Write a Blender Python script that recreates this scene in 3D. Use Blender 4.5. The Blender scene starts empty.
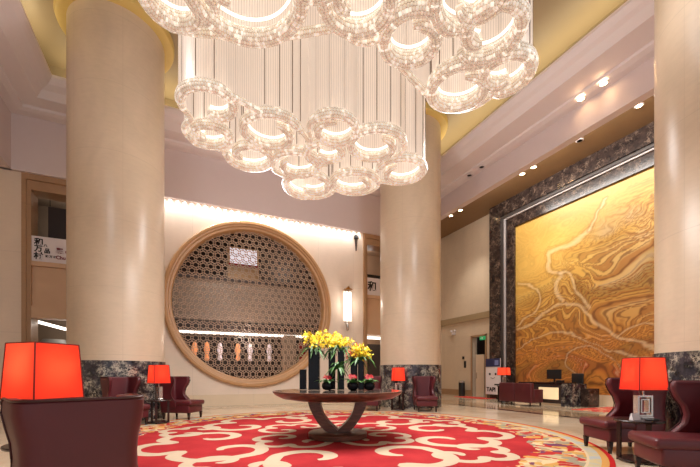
import bpy, bmesh, math, random
from mathutils import Vector, Matrix, noise
random.seed(7)
C = bpy.context.scene.collection
PI = math.pi
sin, cos = math.sin, math.cos
YAW = math.radians(24.7)
CA, SA = cos(YAW), sin(YAW)
def W(lat, d):                     # lateral offset and distance along the view axis -> room x, y
    return (CA*lat + SA*d, -SA*lat + CA*d)

# ------------------------------------------------------------------ materials
def lin(r, g, b):
    f = lambda c: (c/12.92 if c <= .04045 else ((c+.055)/1.055)**2.4)
    return (f(r/255), f(g/255), f(b/255), 1)
class N:
    def __init__(s, name):
        s.m = bpy.data.materials.new(name); s.m.use_nodes = True
        s.t = s.m.node_tree; s.b = s.t.nodes['Principled BSDF']; s.out = s.t.nodes['Material Output']
    def n(s, kind, **kw):
        nd = s.t.nodes.new(kind)
        for k, v in kw.items():
            if k.startswith('i_'):
                key = k[2:]; key = int(key) if key.isdigit() else key.replace('_', ' ')
                nd.inputs[key].default_value = v
            else: setattr(nd, k, v)
        return nd
    def l(s, a, b): s.t.links.new(a, b)
    def math(s, op, a, b=None):
        nd = s.t.nodes.new('ShaderNodeMath'); nd.operation = op
        for i, x in enumerate((a, b)):
            if x is None: continue
            if isinstance(x, (int, float)): nd.inputs[i].default_value = x
            else: s.l(x, nd.inputs[i])
        return nd.outputs[0]
    def ramp(s, fac, stops, interp='LINEAR'):
        r = s.t.nodes.new('ShaderNodeValToRGB'); e = r.color_ramp; e.interpolation = interp
        while len(e.elements) < len(stops): e.elements.new(.5)
        for el, (p, c) in zip(e.elements, stops): el.position = p; el.color = c
        s.l(fac, r.inputs[0]); return r.outputs[0]
    def mix(s, fac, a, b):
        nd = s.t.nodes.new('ShaderNodeMix'); nd.data_type = 'RGBA'
        for sock, x in ((nd.inputs[0], fac), (nd.inputs[6], a), (nd.inputs[7], b)):
            if isinstance(x, (int, float, tuple)): sock.default_value = x
            else: s.l(x, sock)
        return nd.outputs[2]
    def obj(s, scale=None):
        tc = s.t.nodes.new('ShaderNodeTexCoord'); o = tc.outputs['Object']
        if scale is None: return o
        mp = s.t.nodes.new('ShaderNodeMapping'); mp.inputs['Scale'].default_value = scale
        s.l(o, mp.inputs[0]); return mp.outputs[0]
    def noise(s, vec, scale, detail=4, rough=.55, dist=0):
        nd = s.n('ShaderNodeTexNoise', i_Scale=scale, i_Detail=detail, i_Roughness=rough, i_Distortion=dist)
        s.l(vec, nd.inputs['Vector']); return nd.outputs[0]
    def bump(s, h, strength=.2, dist=.01):
        nd = s.n('ShaderNodeBump', i_Strength=strength, i_Distance=dist); s.l(h, nd.inputs['Height'])
        s.l(nd.outputs[0], s.b.inputs['Normal'])
    def set(s, **kw):
        for k, v in kw.items(): s.b.inputs[k.replace('_', ' ')].default_value = v
        return s
def plain(name, rgb, rough=.5, metal=0., var=.12, scale=6., emit=0, spec=None, coat=0):
    x = N(name); c = lin(*rgb)
    f = x.noise(x.obj(), scale)
    col = x.mix(x.math('MULTIPLY', f, 1.), tuple(v*(1-var) for v in c[:3])+(1,), tuple(min(1, v*(1+var)) for v in c[:3])+(1,))
    x.l(col, x.b.inputs['Base Color']); x.set(Roughness=rough, Metallic=metal)
    if spec is not None: x.b.inputs['Specular IOR Level'].default_value = spec
    if coat: x.b.inputs['Coat Weight'].default_value = coat
    if emit:
        x.b.inputs['Emission Color'].default_value = c; x.b.inputs['Emission Strength'].default_value = emit
    return x.m
def glow(name, rgb, s):
    x = N(name); x.set(Base_Color=lin(*rgb), Emission_Color=lin(*rgb), Emission_Strength=s, Roughness=.6); return x.m

def stone(name, rgb, jz=1.25, jw=None, cyl=0, rough=.35, var=.10, jd=.80, joff=0.):
    """cream marble; thin joints every jz in height, jw along the wall (or cyl joints round a shaft)"""
    x = N(name); o = x.obj(); c = lin(*rgb)
    big = x.noise(x.obj((1, 1, .6)), .9, 5, .6, .6); fine = x.noise(x.obj((1, 1, 4)), 5, 3)
    f = x.math('ADD', x.math('MULTIPLY', big, .75), x.math('MULTIPLY', fine, .25))
    col = x.ramp(f, [(.3, tuple(v*(1-var) for v in c[:3])+(1,)), (.5, c), (.72, tuple(min(1, v*(1+var)) for v in c[:3])+(1,))])
    sep = x.n('ShaderNodeSeparateXYZ'); x.l(o, sep.inputs[0])
    line = x.math('LESS_THAN', x.math('FRACT', x.math('ADD', x.math('DIVIDE', sep.outputs[2], jz), joff)), .009/jz)
    if cyl:
        a = x.math('DIVIDE', x.math('ARCTAN2', sep.outputs[1], sep.outputs[0]), 2*PI/cyl)
        line = x.math('MAXIMUM', line, x.math('LESS_THAN', x.math('FRACT', x.math('ADD', a, 20.3)), .006*cyl/6))
    elif jw:
        s_ = x.math('ADD', sep.outputs[0], sep.outputs[1])
        line = x.math('MAXIMUM', line, x.math('LESS_THAN', x.math('FRACT', x.math('DIVIDE', x.math('ADD', s_, 40), jw)), .008/jw))
    col = x.mix(line, col, tuple(v*jd for v in c[:3])+(1,))
    x.l(col, x.b.inputs['Base Color']); x.set(Roughness=rough)
    return x.m
def dark_marble(name, base=(44, 38, 38), vein=(190, 180, 170), mid=(70, 60, 58), amount=.5, scale=2.6, rough=.15):
    x = N(name); o = x.obj()
    nz = x.n('ShaderNodeTexNoise', i_Scale=scale*.8, i_Detail=6., i_Roughness=.65); x.l(o, nz.inputs['Vector'])
    vm = x.n('ShaderNodeVectorMath', operation='MULTIPLY_ADD'); x.l(nz.outputs['Color'], vm.inputs[0])
    vm.inputs[1].default_value = (.9, .9, .9); x.l(o, vm.inputs[2])
    vo = x.n('ShaderNodeTexVoronoi', i_Scale=scale, feature='DISTANCE_TO_EDGE'); x.l(vm.outputs[0], vo.inputs['Vector'])
    vo2 = x.n('ShaderNodeTexVoronoi', i_Scale=scale*2.7, feature='DISTANCE_TO_EDGE'); x.l(vm.outputs[0], vo2.inputs['Vector'])
    cl = x.noise(o, scale*1.5, 5, .6)
    col = x.ramp(cl, [(.35, lin(*base)), (.7, lin(*mid))])
    v1 = x.ramp(vo.outputs[0], [(0, (1, 1, 1, 1)), (.05*amount, (.5, .5, .5, 1)), (.16*amount, (0, 0, 0, 1))])
    v2 = x.ramp(vo2.outputs[0], [(0, (.6, .6, .6, 1)), (.05*amount, (0, 0, 0, 1))])
    patch = x.ramp(x.noise(o, scale*.9, 3), [(.42, (0, 0, 0, 1)), (.62, (1, 1, 1, 1))])
    v = x.math('MULTIPLY', x.math('MAXIMUM', v1, v2), patch)
    x.l(x.mix(v, col, lin(*vein)), x.b.inputs['Base Color']); x.set(Roughness=rough); return x.m

M = {}
M['column'] = stone('column_marble', (206, 186, 162), 1.55, cyl=6, rough=.3, var=.12, jd=.87)
M['wall'] = stone('wall_marble', (230, 212, 194), 2.3, 1.5, rough=.4, var=.07, jd=.82)
M['wall_side'] = stone('side_wall_marble', (216, 196, 172), 1.3, 2.2, rough=.4, var=.09, jd=.86)
M['plinth'] = stone('plinth_marble', (226, 206, 178), 5, 2, rough=.25, var=.06)
M['frame_stone'] = plain('tan_frame_stone', (190, 146, 100), .35, var=.14, scale=4)
M['jamb'] = stone('brown_jamb_stone', (172, 136, 102), 2, None, rough=.4, var=.12)
M['spandrel'] = plain('spandrel_stone', (205, 170, 138), .45, var=.08, scale=2)
M['paint'] = plain('warm_pale_paint', (220, 206, 206), .7, var=.02)
M['paint2'] = plain('cornice_paint', (232, 222, 222), .6, var=.02)
M['gold'] = plain('gold_leaf_paint', (158, 140, 110), .45, metal=.0, var=.06, scale=1.2)
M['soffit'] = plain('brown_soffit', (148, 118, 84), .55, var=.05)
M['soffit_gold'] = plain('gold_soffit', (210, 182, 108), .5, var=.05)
M['emperador'] = dark_marble('brown_emperador_marble', (36, 28, 26), (140, 116, 100), (62, 48, 43), .5, 3.6, .2)
M['black_marble'] = dark_marble('black_veined_marble', (26, 25, 29), (206, 196, 176), (70, 66, 74), 1.0, 5.2, .15)
M['leather'] = plain('burgundy_leather', (86, 27, 34), .42, var=.16, scale=5)
M['leather_dark'] = plain('burgundy_piping', (60, 20, 24), .4, var=.1)
M['dark_wood'] = plain('dark_wood', (44, 26, 24), .25, var=.2, scale=9)
M['black'] = plain('black_plastic', (22, 21, 23), .4)
M['ceramic'] = plain('black_glazed_ceramic', (12, 12, 20), .22, var=.1, spec=.25)
M['chrome'] = plain('polished_steel', (206, 200, 194), .22, metal=.75)
M['brass'] = plain('aged_brass', (176, 128, 66), .3, metal=1.)
M['white'] = plain('white_card', (226, 218, 220), .5, var=.02)
M['led'] = glow('led_warm', (255, 244, 230), 2.2)
M['crystal_rod'] = glow('lit_crystal_rod', (255, 246, 234), .95)
M['led_soft'] = glow('led_soft', (255, 244, 230), 3)
M['lamp_on'] = glow('downlight_lens', (255, 240, 215), 9)
M['lens_off'] = plain('unlit_lens', (70, 62, 58), .3)
M['screen_lattice'] = plain('bronze_lattice', (196, 166, 140), .4, var=.2, scale=3)
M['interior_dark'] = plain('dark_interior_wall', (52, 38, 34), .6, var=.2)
M['interior_pale'] = plain('pale_interior_panel', (150, 128, 108), .55, var=.1, scale=2)
M['parapet'] = plain('bronze_parapet', (128, 108, 92), .35, var=.35, scale=1.2)
M['red_cloth'] = plain('red_cloth', (170, 34, 34), .6)
M['green'] = plain('leaf_green', (62, 104, 44), .45, var=.3, scale=30)
M['yellow'] = plain('orchid_yellow', (255, 214, 40), .5, var=.18, scale=30)
M['orange'] = plain('orange_bloom', (230, 112, 50), .5, var=.2, scale=30)
M['redflower'] = plain('red_anthurium', (176, 22, 30), .5, var=.15, scale=30)
M['ink'] = plain('black_ink', (24, 20, 22), .6)
M['ink_red'] = plain('dark_red_ink', (120, 26, 44), .6)
M['navy'] = plain('navy_print', (38, 44, 88), .5)
M['green_sign'] = glow('exit_green', (40, 150, 90), .6)
M['onyx_lit'] = glow('lit_onyx', (232, 206, 160), .75)

def m_wood():
    x = N('table_walnut'); o = x.obj((1, 1, 6))
    f = x.noise(o, 3, 6, .6, 1.2)
    x.l(x.ramp(f, [(.3, lin(60, 36, 28)), (.55, lin(98, 62, 46)), (.75, lin(128, 84, 62))]), x.b.inputs['Base Color'])
    x.set(Roughness=.32); return x.m
M['walnut'] = m_wood()
M['table_top'] = dark_marble('dark_table_marble', (48, 40, 38), (150, 132, 118), (92, 80, 72), .5, 8, .06)
def m_shade():
    x = N('red_lamp_shade'); c = lin(232, 40, 34)
    x.t.nodes.remove(x.b)
    d = x.n('ShaderNodeBsdfDiffuse', i_Color=c); t = x.n('ShaderNodeBsdfTranslucent', i_Color=lin(255, 172, 140))
    e = x.n('ShaderNodeEmission', i_Color=lin(255, 84, 66), i_Strength=.14)
    m1 = x.n('ShaderNodeMixShader', i_Fac=.6); x.l(d.outputs[0], m1.inputs[1]); x.l(t.outputs[0], m1.inputs[2])
    a = x.n('ShaderNodeAddShader'); x.l(m1.outputs[0], a.inputs[0]); x.l(e.outputs[0], a.inputs[1])
    x.l(a.outputs[0], x.out.inputs[0]); return x.m
M['shade'] = m_shade()
def m_floor():
    x = N('polished_floor_marble'); o = x.obj(); sep = x.n('ShaderNodeSeparateXYZ'); x.l(o, sep.inputs[0])
    f = x.noise(o, .8, 6, .6, .8)
    col = x.ramp(f, [(.3, lin(206, 180, 150)), (.5, lin(222, 200, 172)), (.7, lin(232, 214, 190))])
    def band(lo, hi, ax=0):
        return x.math('MULTIPLY', x.math('GREATER_THAN', sep.outputs[ax], lo), x.math('LESS_THAN', sep.outputs[ax], hi))
    j = x.math('MAXIMUM', x.math('LESS_THAN', x.math('FRACT', x.math('DIVIDE', x.math('ADD', sep.outputs[0], 40), 1.2)), .006),
               x.math('LESS_THAN', x.math('FRACT', x.math('DIVIDE', x.math('ADD', sep.outputs[1], 40), 1.2)), .006))
    col = x.mix(j, col, lin(170, 140, 110))
    col = x.mix(band(9.3, 10.5), col, lin(178, 148, 116))
    dk = x.math('MAXIMUM', band(9.05, 9.3), band(12.55, 12.72, 1))
    col = x.mix(dk, col, lin(70, 40, 30))
    x.l(col, x.b.inputs['Base Color']); x.set(Roughness=.09); x.b.inputs['Specular IOR Level'].default_value = .6
    return x.m
M['floor'] = m_floor()
def m_carpet():
    x = N('red_wool_carpet'); o = x.obj(); sep = x.n('ShaderNodeSeparateXYZ'); x.l(o, sep.inputs[0])
    r = x.math('SQRT', x.math('ADD', x.math('POWER', sep.outputs[0], 2.), x.math('POWER', sep.outputs[1], 2.)))
    w = x.noise(o, 2.2, 3); rw = x.math('ADD', r, x.math('MULTIPLY', x.math('SUBTRACT', w, .5), .55))
    red = x.ramp(x.noise(o, 1.6, 4), [(.3, lin(146, 34, 40)), (.7, lin(176, 50, 52))])
    nz = x.n('ShaderNodeTexNoise', i_Scale=3., i_Detail=3.); x.l(o, nz.inputs['Vector'])
    vm = x.n('ShaderNodeVectorMath', operation='MULTIPLY_ADD'); x.l(nz.outputs['Color'], vm.inputs[0]); vm.inputs[1].default_value = (.5, .5, 0); x.l(o, vm.inputs[2])
    vo = x.n('ShaderNodeTexVoronoi', i_Scale=8.5); x.l(vm.outputs[0], vo.inputs['Vector'])
    s2 = x.n('ShaderNodeSeparateColor'); x.l(vo.outputs['Color'], s2.inputs[0])
    cream = lin(212, 186, 146)
    flor = x.ramp(s2.outputs[0], [(0, cream), (.14, lin(196, 152, 84)), (.28, lin(176, 50, 48)), (.44, lin(150, 142, 120)), (.56, lin(112, 66, 92)), (.66, lin(190, 168, 134)), (.8, lin(204, 146, 80)), (.88, lin(180, 52, 48))], 'CONSTANT')
    col = x.mix(x.math('GREATER_THAN', rw, 3.42), red, flor)
    col = x.mix(x.math('GREATER_THAN', r, 4.06), col, lin(206, 184, 150))
    bl = x.ramp(x.noise(o, 2.4, 2), [(.4, lin(170, 172, 170)), (.55, lin(196, 176, 130)), (.7, lin(150, 166, 178))])
    col = x.mix(x.math('GREATER_THAN', r, 4.09), col, bl)
    col = x.mix(x.math('GREATER_THAN', r, 4.22), col, lin(204, 150, 84))
    col = x.mix(x.math('GREATER_THAN', r, 4.3), col, lin(186, 36, 34))
    x.l(col, x.b.inputs['Base Color']); x.set(Roughness=.95); x.b.inputs['Specular IOR Level'].default_value = .1
    x.bump(x.noise(o, 160, 2), .4, .004); return x.m
M['carpet'] = m_carpet()
M['carpet_cream'] = plain('cream_wool', (190, 170, 146), .95, var=.06, scale=8, spec=.1)
M['rug'] = None
def m_rug():
    x = N('patterned_red_rug'); o = x.obj(); f = x.noise(o, 3, 3, .6, 1.5)
    x.l(x.ramp(f, [(.4, lin(190, 40, 36)), (.5, lin(206, 80, 60)), (.58, lin(214, 180, 140))], 'CONSTANT'), x.b.inputs['Base Color']); x.set(Roughness=.95); return x.m
M['rug'] = m_rug()
def m_attr(name, rough):
    x = N(name); a = x.n('ShaderNodeAttribute', attribute_name='Col'); x.l(a.outputs['Color'], x.b.inputs['Base Color'])
    x.set(Roughness=rough); return x.m
M['mural'] = m_attr('carved_onyx_mural', .38)
def m_curtain():
    x = N('crystal_strand_curtain'); x.t.nodes.remove(x.b)
    a = x.n('ShaderNodeAttribute', attribute_name='along')
    st = x.math('FRACT', x.math('MULTIPLY', a.outputs['Fac'], 1/.034))
    edge = x.math('ABSOLUTE', x.math('SUBTRACT', st, .5))
    hgt = x.math('SQRT', x.math('MAXIMUM', x.math('SUBTRACT', .25, x.math('MULTIPLY', edge, edge)), 0.))
    bp = x.n('ShaderNodeBump', i_Strength=.35, i_Distance=.012); x.l(hgt, bp.inputs['Height'])
    d = x.n('ShaderNodeBsdfDiffuse', i_Color=lin(238, 230, 222)); x.l(bp.outputs[0], d.inputs['Normal'])
    t = x.n('ShaderNodeBsdfTranslucent', i_Color=lin(242, 232, 220))
    g = x.n('ShaderNodeBsdfGlossy', i_Color=lin(250, 244, 238), i_Roughness=.3); x.l(bp.outputs[0], g.inputs['Normal'])
    tr = x.n('ShaderNodeBsdfTransparent')
    e = x.n('ShaderNodeEmission', i_Color=lin(250, 242, 234), i_Strength=.17)
    m1 = x.n('ShaderNodeMixShader', i_Fac=.5); x.l(d.outputs[0], m1.inputs[1]); x.l(t.outputs[0], m1.inputs[2])
    m2 = x.n('ShaderNodeMixShader', i_Fac=.32); x.l(m1.outputs[0], m2.inputs[1]); x.l(g.outputs[0], m2.inputs[2])
    ad = x.n('ShaderNodeAddShader'); x.l(m2.outputs[0], ad.inputs[0]); x.l(e.outputs[0], ad.inputs[1])
    m3 = x.n('ShaderNodeMixShader'); x.l(x.ramp(edge, [(.0, (.05,)*3+(1,)), (.38, (.12,)*3+(1,)), (.5, (.45,)*3+(1,))]), m3.inputs[0])
    x.l(ad.outputs[0], m3.inputs[1]); x.l(tr.outputs[0], m3.inputs[2]); x.l(m3.outputs[0], x.out.inputs[0]); return x.m
M['curtain'] = m_curtain()
def m_crystal():
    x = N('crystal_bead_band'); a = x.n('ShaderNodeAttribute', attribute_name='along'); b = x.n('ShaderNodeAttribute', attribute_name='around')
    v = x.math('MULTIPLY', b.outputs['Fac'], 1/.045); row = x.math('FLOOR', v)
    u = x.math('ADD', x.math('MULTIPLY', a.outputs['Fac'], 1/.036), x.math('MULTIPLY', row, .5))
    du = x.math('SUBTRACT', x.math('FRACT', u), .5); dv = x.math('SUBTRACT', x.math('FRACT', v), .5)
    r2 = x.math('ADD', x.math('MULTIPLY', du, du), x.math('MULTIPLY', dv, dv))
    h = x.math('SQRT', x.math('MAXIMUM', x.math('SUBTRACT', .3, r2), 0.))
    cell = x.n('ShaderNodeTexWhiteNoise', noise_dimensions='2D'); cb = x.n('ShaderNodeCombineXYZ'); x.l(x.math('FLOOR', u), cb.inputs[0]); x.l(row, cb.inputs[1]); x.l(cb.outputs[0], cell.inputs['Vector'])
    x.l(x.ramp(r2, [(.02, lin(255, 248, 236)), (.22, lin(242, 228, 206)), (.4, lin(164, 140, 108))]), x.b.inputs['Base Color'])  # pale bead centres, tan rims: shadow between beads put into the colour
    x.b.inputs['Emission Color'].default_value = lin(255, 244, 228)
    x.l(x.math('ADD', x.math('MULTIPLY', x.math('POWER', cell.outputs[0], 4.), .6), .17), x.b.inputs['Emission Strength'])
    x.set(Roughness=.12); nd = x.n('ShaderNodeBump', i_Strength=.8, i_Distance=.02); x.l(h, nd.inputs['Height']); x.l(nd.outputs[0], x.b.inputs['Normal']); return x.m
def band_attr(o, al, n, w_):
    me = o.data; n_ = len(al)
    for nm, vals in (('along', [t for t in al for _ in range(n)]), ('around', [abs(2*((j/n+.25) % 1)-1)*w_*1.6 for _ in al for j in range(n)])):
        at = me.attributes.new(nm, 'FLOAT', 'POINT'); at.data.foreach_set('value', vals)
M['crystal'] = m_crystal()
M['wire'] = plain('steel_wire', (120, 100, 84), .4, metal=.3)

# ------------------------------------------------------------------ mesh helpers
class MB:
    def __init__(s): s.v = []; s.f = []; s.mi = []; s.m = 0
    def add(s, vs, fs):
        o = len(s.v); s.v += [tuple(p) for p in vs]; s.f += [tuple(i+o for i in f) for f in fs]; s.mi += [s.m]*len(fs)
    def mat(s, i): s.m = i; return s
    def box(s, x0, x1, y0, y1, z0, z1):
        s.add([(x, y, z) for z in (z0, z1) for y in (y0, y1) for x in (x0, x1)],
              [(0, 2, 3, 1), (4, 5, 7, 6), (0, 1, 5, 4), (2, 6, 7, 3), (0, 4, 6, 2), (1, 3, 7, 5)]); return s
    def obox(s, c, ax, ay, az, hx, hy, hz):
        c = Vector(c); ax, ay, az = Vector(ax), Vector(ay), Vector(az)
        s.add([c+ax*hx*i+ay*hy*j+az*hz*k for k in (-1, 1) for j in (-1, 1) for i in (-1, 1)],
              [(0, 2, 3, 1), (4, 5, 7, 6), (0, 1, 5, 4), (2, 6, 7, 3), (0, 4, 6, 2), (1, 3, 7, 5)]); return s
    def bar(s, a, b, w, h, up=(0, 0, 1)):
        a, b = Vector(a), Vector(b); d = (b-a); L = d.length; d.normalize(); side = d.cross(Vector(up)).normalized(); u = side.cross(d)
        return s.obox((a+b)/2, d, side, u, L/2, w/2, h/2)
    def rbox(s, x0, x1, y0, y1, z0, z1, r=.03, seg=3, fn=None):
        bm = bmesh.new(); bmesh.ops.create_cube(bm, size=1)
        for v in bm.verts: v.co = Vector(((x0+x1)/2+v.co.x*(x1-x0), (y0+y1)/2+v.co.y*(y1-y0), (z0+z1)/2+v.co.z*(z1-z0)))
        bmesh.ops.bevel(bm, geom=list(bm.edges), offset=r, segments=seg, profile=.5, affect='EDGES')
        if fn:
            for v in bm.verts: v.co = fn(v.co)
        bm.verts.index_update()
        s.add([v.co[:] for v in bm.verts], [[v.index for v in f.verts] for f in bm.faces]); bm.free(); return s
    def lathe(s, prof, n=32, c=(0, 0, 0), cap=True, sx=1, sy=1):
        o = []
        for r, z in prof:
            for k in range(n):
                a = 2*PI*k/n; o.append((c[0]+r*cos(a)*sx, c[1]+r*sin(a)*sy, c[2]+z))
        fs = [(i*n+k, i*n+(k+1) % n, (i+1)*n+(k+1) % n, (i+1)*n+k) for i in range(len(prof)-1) for k in range(n)]
        if cap: fs += [tuple(range(n-1, -1, -1)), tuple(range((len(prof)-1)*n, len(prof)*n))]
        s.add(o, fs); return s
    def tube(s, pts, r, n=8, closed=False, ry=None, rf=None, up=(0, 0, 1)):
        P = [Vector(p) for p in pts]; m = len(P); o = []
        for i, p in enumerate(P):
            a = P[(i-1) % m] if (closed or i) else P[0]; b = P[(i+1) % m] if (closed or i < m-1) else P[-1]
            d = (b-a).normalized(); sd = d.cross(Vector(up))
            if sd.length < 1e-4: sd = d.cross(Vector((1, 0, 0)))
            sd.normalize(); u = sd.cross(d); k = rf(i/(m-1)) if rf else 1
            for j in range(n):
                t = 2*PI*j/n; o.append(p+sd*cos(t)*r*k+u*sin(t)*(ry or r)*k)
        R = m if closed else m-1
        fs = [(i*n+j, i*n+(j+1) % n, ((i+1) % m)*n+(j+1) % n, ((i+1) % m)*n+j) for i in range(R) for j in range(n)]
        if not closed: fs += [tuple(range(n-1, -1, -1)), tuple(range((m-1)*n, m*n))]
        s.add(o, fs); return s
    def prism(s, poly, axis, t0, t1):
        """extrude a 2-D outline (a, b) along axis ('x','y','z')"""
        def P(a, b, t): return {'x': (t, a, b), 'y': (a, t, b), 'z': (a, b, t)}[axis]
        n = len(poly); s.add([P(a, b, t0) for a, b in poly]+[P(a, b, t1) for a, b in poly],
                             [tuple(range(n-1, -1, -1)), tuple(range(n, 2*n))]+[(i, (i+1) % n, (i+1) % n+n, i+n) for i in range(n)]); return s
    def build(s, name, mats, parent=None, smooth=False, loc=None):
        me = bpy.data.meshes.new(name); me.from_pydata(s.v, [], s.f)
        for m in (mats if isinstance(mats, (list, tuple)) else [mats]): me.materials.append(m)
        me.polygons.foreach_set('material_index', s.mi)
        bm = bmesh.new(); bm.from_mesh(me); bmesh.ops.recalc_face_normals(bm, faces=bm.faces); bm.to_mesh(me); bm.free()
        if smooth:
            me.polygons.foreach_set('use_smooth', [True]*len(me.polygons))
            try: me.set_sharp_from_angle(angle=math.radians(40))
            except Exception: pass
        o = bpy.data.objects.new(name, me); C.objects.link(o)
        if parent: o.parent = parent
        if loc: o.location = loc
        return o
def tag(o, label, cat, group=None):
    o['label'] = label; o['category'] = cat
    if group: o['group'] = group
    return o
def thing(name, label, cat, loc=(0, 0, 0), rz=0, group=None, sc=1):
    o = bpy.data.objects.new(name, None); C.objects.link(o); o.location = loc; o.rotation_euler = (0, 0, rz); o.scale = (sc,)*3
    o.empty_display_size = .1
    return tag(o, label, cat, group)
def struct(o): o['kind'] = 'structure'; return o
def dup(root, loc, rz, label, sc=1, group=None):
    r = root.copy(); C.objects.link(r); r.location = loc; r.rotation_euler = (0, 0, rz); r.scale = (sc,)*3; r['label'] = label
    if group: r['group'] = group
    for ch in list(root.children):
        c = ch.copy(); C.objects.link(c); c.parent = r
        for g in list(ch.children):
            d = g.copy(); C.objects.link(d); d.parent = c
    return r
def cat(pts, n=8, closed=False):
    """Catmull-Rom through points"""
    P = [Vector(p) for p in pts]; m = len(P); out = []
    for i in range(m if closed else m-1):
        g = (lambda k: P[k % m]) if closed else (lambda k: P[min(max(k, 0), m-1)])
        p0, p1, p2, p3 = g(i-1), g(i), g(i+1), g(i+2)
        for k in range(n):
            t = k/n; out.append(.5*((2*p1)+(p2-p0)*t+(2*p0-5*p1+4*p2-p3)*t*t+(3*p1-p0-3*p2+p3)*t**3))
    if not closed: out.append(P[-1])
    return out
def lamp(name, kind, loc, energy, color=(1, .97, .94), rot=(0, 0, 0), **kw):
    l = bpy.data.lights.new(name, kind); l.energy = energy; l.color = color
    for k, v in kw.items(): setattr(l, k, v)
    o = bpy.data.objects.new(name, l); C.objects.link(o); o.location = loc; o.rotation_euler = rot; return o
def text(body, size, name, mat_, parent, origin, right, up, depth=.004, align='LEFT'):
    cu = bpy.data.curves.new(name, 'FONT'); cu.body = body; cu.size = size; cu.extrude = depth; cu.offset = size*.03; cu.align_x = align
    tmp = bpy.data.objects.new(name, cu); C.objects.link(tmp); bpy.context.view_layer.update()
    me = bpy.data.meshes.new_from_object(tmp.evaluated_get(bpy.context.evaluated_depsgraph_get())); bpy.data.objects.remove(tmp)
    me.materials.clear(); me.materials.append(mat_)
    o = bpy.data.objects.new(name, me); C.objects.link(o)
    r, u = Vector(right).normalized(), Vector(up).normalized(); n = r.cross(u)
    mw = Matrix((r, u, n)).transposed().to_4x4(); mw.translation = Vector(origin)
    o.parent = parent; o.matrix_local = mw
    return o

# ------------------------------------------------------------------ camera, world
cam = bpy.data.cameras.new('camera'); co = bpy.data.objects.new('camera', cam); C.objects.link(co)
cam.sensor_width = 36; cam.lens = 371/700*36; cam.shift_y = (374.5-233.5)/700; cam.clip_end = 200
co.location = (0, 0, 1.1); co.rotation_euler = (PI/2, 0, -YAW)
sc = bpy.context.scene; sc.camera = co
sc.view_settings.view_transform = 'Standard'; sc.view_settings.look = 'None'; sc.view_settings.exposure = .0; sc.view_settings.gamma = 1
w = bpy.data.worlds.new('daylight'); sc.world = w; w.use_nodes = True
w.node_tree.nodes['Background'].inputs[0].default_value = (.97, .97, 1, 1); w.node_tree.nodes['Background'].inputs[1].default_value = .75

# ------------------------------------------------------------------ room shell
BW, FZ = 13.6, 6.88            # stone wall plane, underside of the fascia in front of it
RW = 13.6                      # side wall with the mural
MU, MZ, MR = 2.43, 3.6, 2.95   # moon window centre and outer radius
struct(MB().box(-9, 14.2, -6, 19, -.2, 0).build('floor', M['floor']))
# back wall with the round opening
mb = MB()
x0, x1 = -1.9, 6.84; n = 96
ring, rect = [], []
for k in range(n):
    a = 2*PI*k/n; dx, dz = cos(a), sin(a); ring.append((MU+(MR-.12)*dx, MZ+(MR-.12)*dz))
    t = min([(x1-MU)/dx if dx > 1e-6 else 1e9, (x0-MU)/dx if dx < -1e-6 else 1e9, (7.1-MZ)/dz if dz > 1e-6 else 1e9, (0-MZ)/dz if dz < -1e-6 else 1e9])
    rect.append((MU+dx*t, MZ+dz*t))
for (cx, cz) in ((x0, 0), (x1, 0), (x0, 7.1), (x1, 7.1)):
    k = min(range(n), key=lambda k: (rect[k][0]-cx)**2+(rect[k][1]-cz)**2); rect[k] = (cx, cz)
V0 = [(a, BW, b) for a, b in ring]+[(a, BW, b) for a, b in rect]+[(a, BW+.35, b) for a, b in ring]
mb.add(V0, [(k, (k+1) % n, n+(k+1) % n, n+k) for k in range(n)]+[(k, (k+1) % n, 2*n+(k+1) % n, 2*n+k) for k in range(n)])
struct(mb.build('wall_back', M['wall']))
struct(MB().box(-9, -4.1, BW, BW+.5, 0, 7.3).build('wall_back_left', M['wall']))
struct(MB().box(8.8, 10.1, BW, BW+.5, 0, 7.3).box(9.8, 10.1, BW+.5, 17.4, 0, 9).build('wall_back_right', M['wall']))
struct(MB().box(-.35-1.5, 6.84, BW-.03, BW-.001, 0, .4).build('baseboard_back', M['plinth']))
# two storey openings either side
for i, (a, b, nm) in enumerate(((-4.1, -1.9, 'trim_1'), (6.84, 8.8, 'trim_2'))):
    m = MB(); s_ = .2
    for (p, q, dd) in ((a, a+.1, .06), (a+.1, a+s_, .0), (b-s_, b-.1, 0), (b-.1, b, .06)): m.box(p, q, BW-dd, BW+.6, 0, 7.1)
    m.box(a+s_, b-s_, BW, BW+.6, 6.45, 7.1); m.box(a+.1, b-.1, BW-.06, BW, 6.72, 7.1)
    struct(m.build(nm, M['jamb']))
    m = MB().box(a+s_, b-s_, BW+.1, BW+.3, 3.06, 4.33).box(a+s_, b-s_, BW+.02, BW+.4, 2.75, 3.1).box(a+s_, b-s_, BW+.02, BW+.4, 4.27, 4.4)
    struct(m.build('trim_%d' % (i+3), M['spandrel']))
    # gallery behind the opening
    g0, g1 = (a-1, b+.1) if i == 0 else (a-.05, b+1)
    m = MB().box(g0, g1, 16, 16.1, 0, 7.2).box(g0, g1, BW+.6, 16, 6.9, 7).box(g0, g1, BW+.6, 16, 3.0, 3.1)
    m.box(g0, g0+.05, BW+.6, 16, 0, 7).box(g1-.05, g1, BW+.6, 16, 0, 7)
    struct(m.build('wall_gallery', M['spandrel' if i else 'interior_pale']))
    lamp('gallery_light', 'POINT', ((a+b)/2, 15.0, 6.4), 12, shadow_soft_size=.2)
    lamp('gallery_light', 'POINT', ((a+b)/2, 15.0, 2.6), 14, (1, .95, .88), shadow_soft_size=.2)
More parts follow.
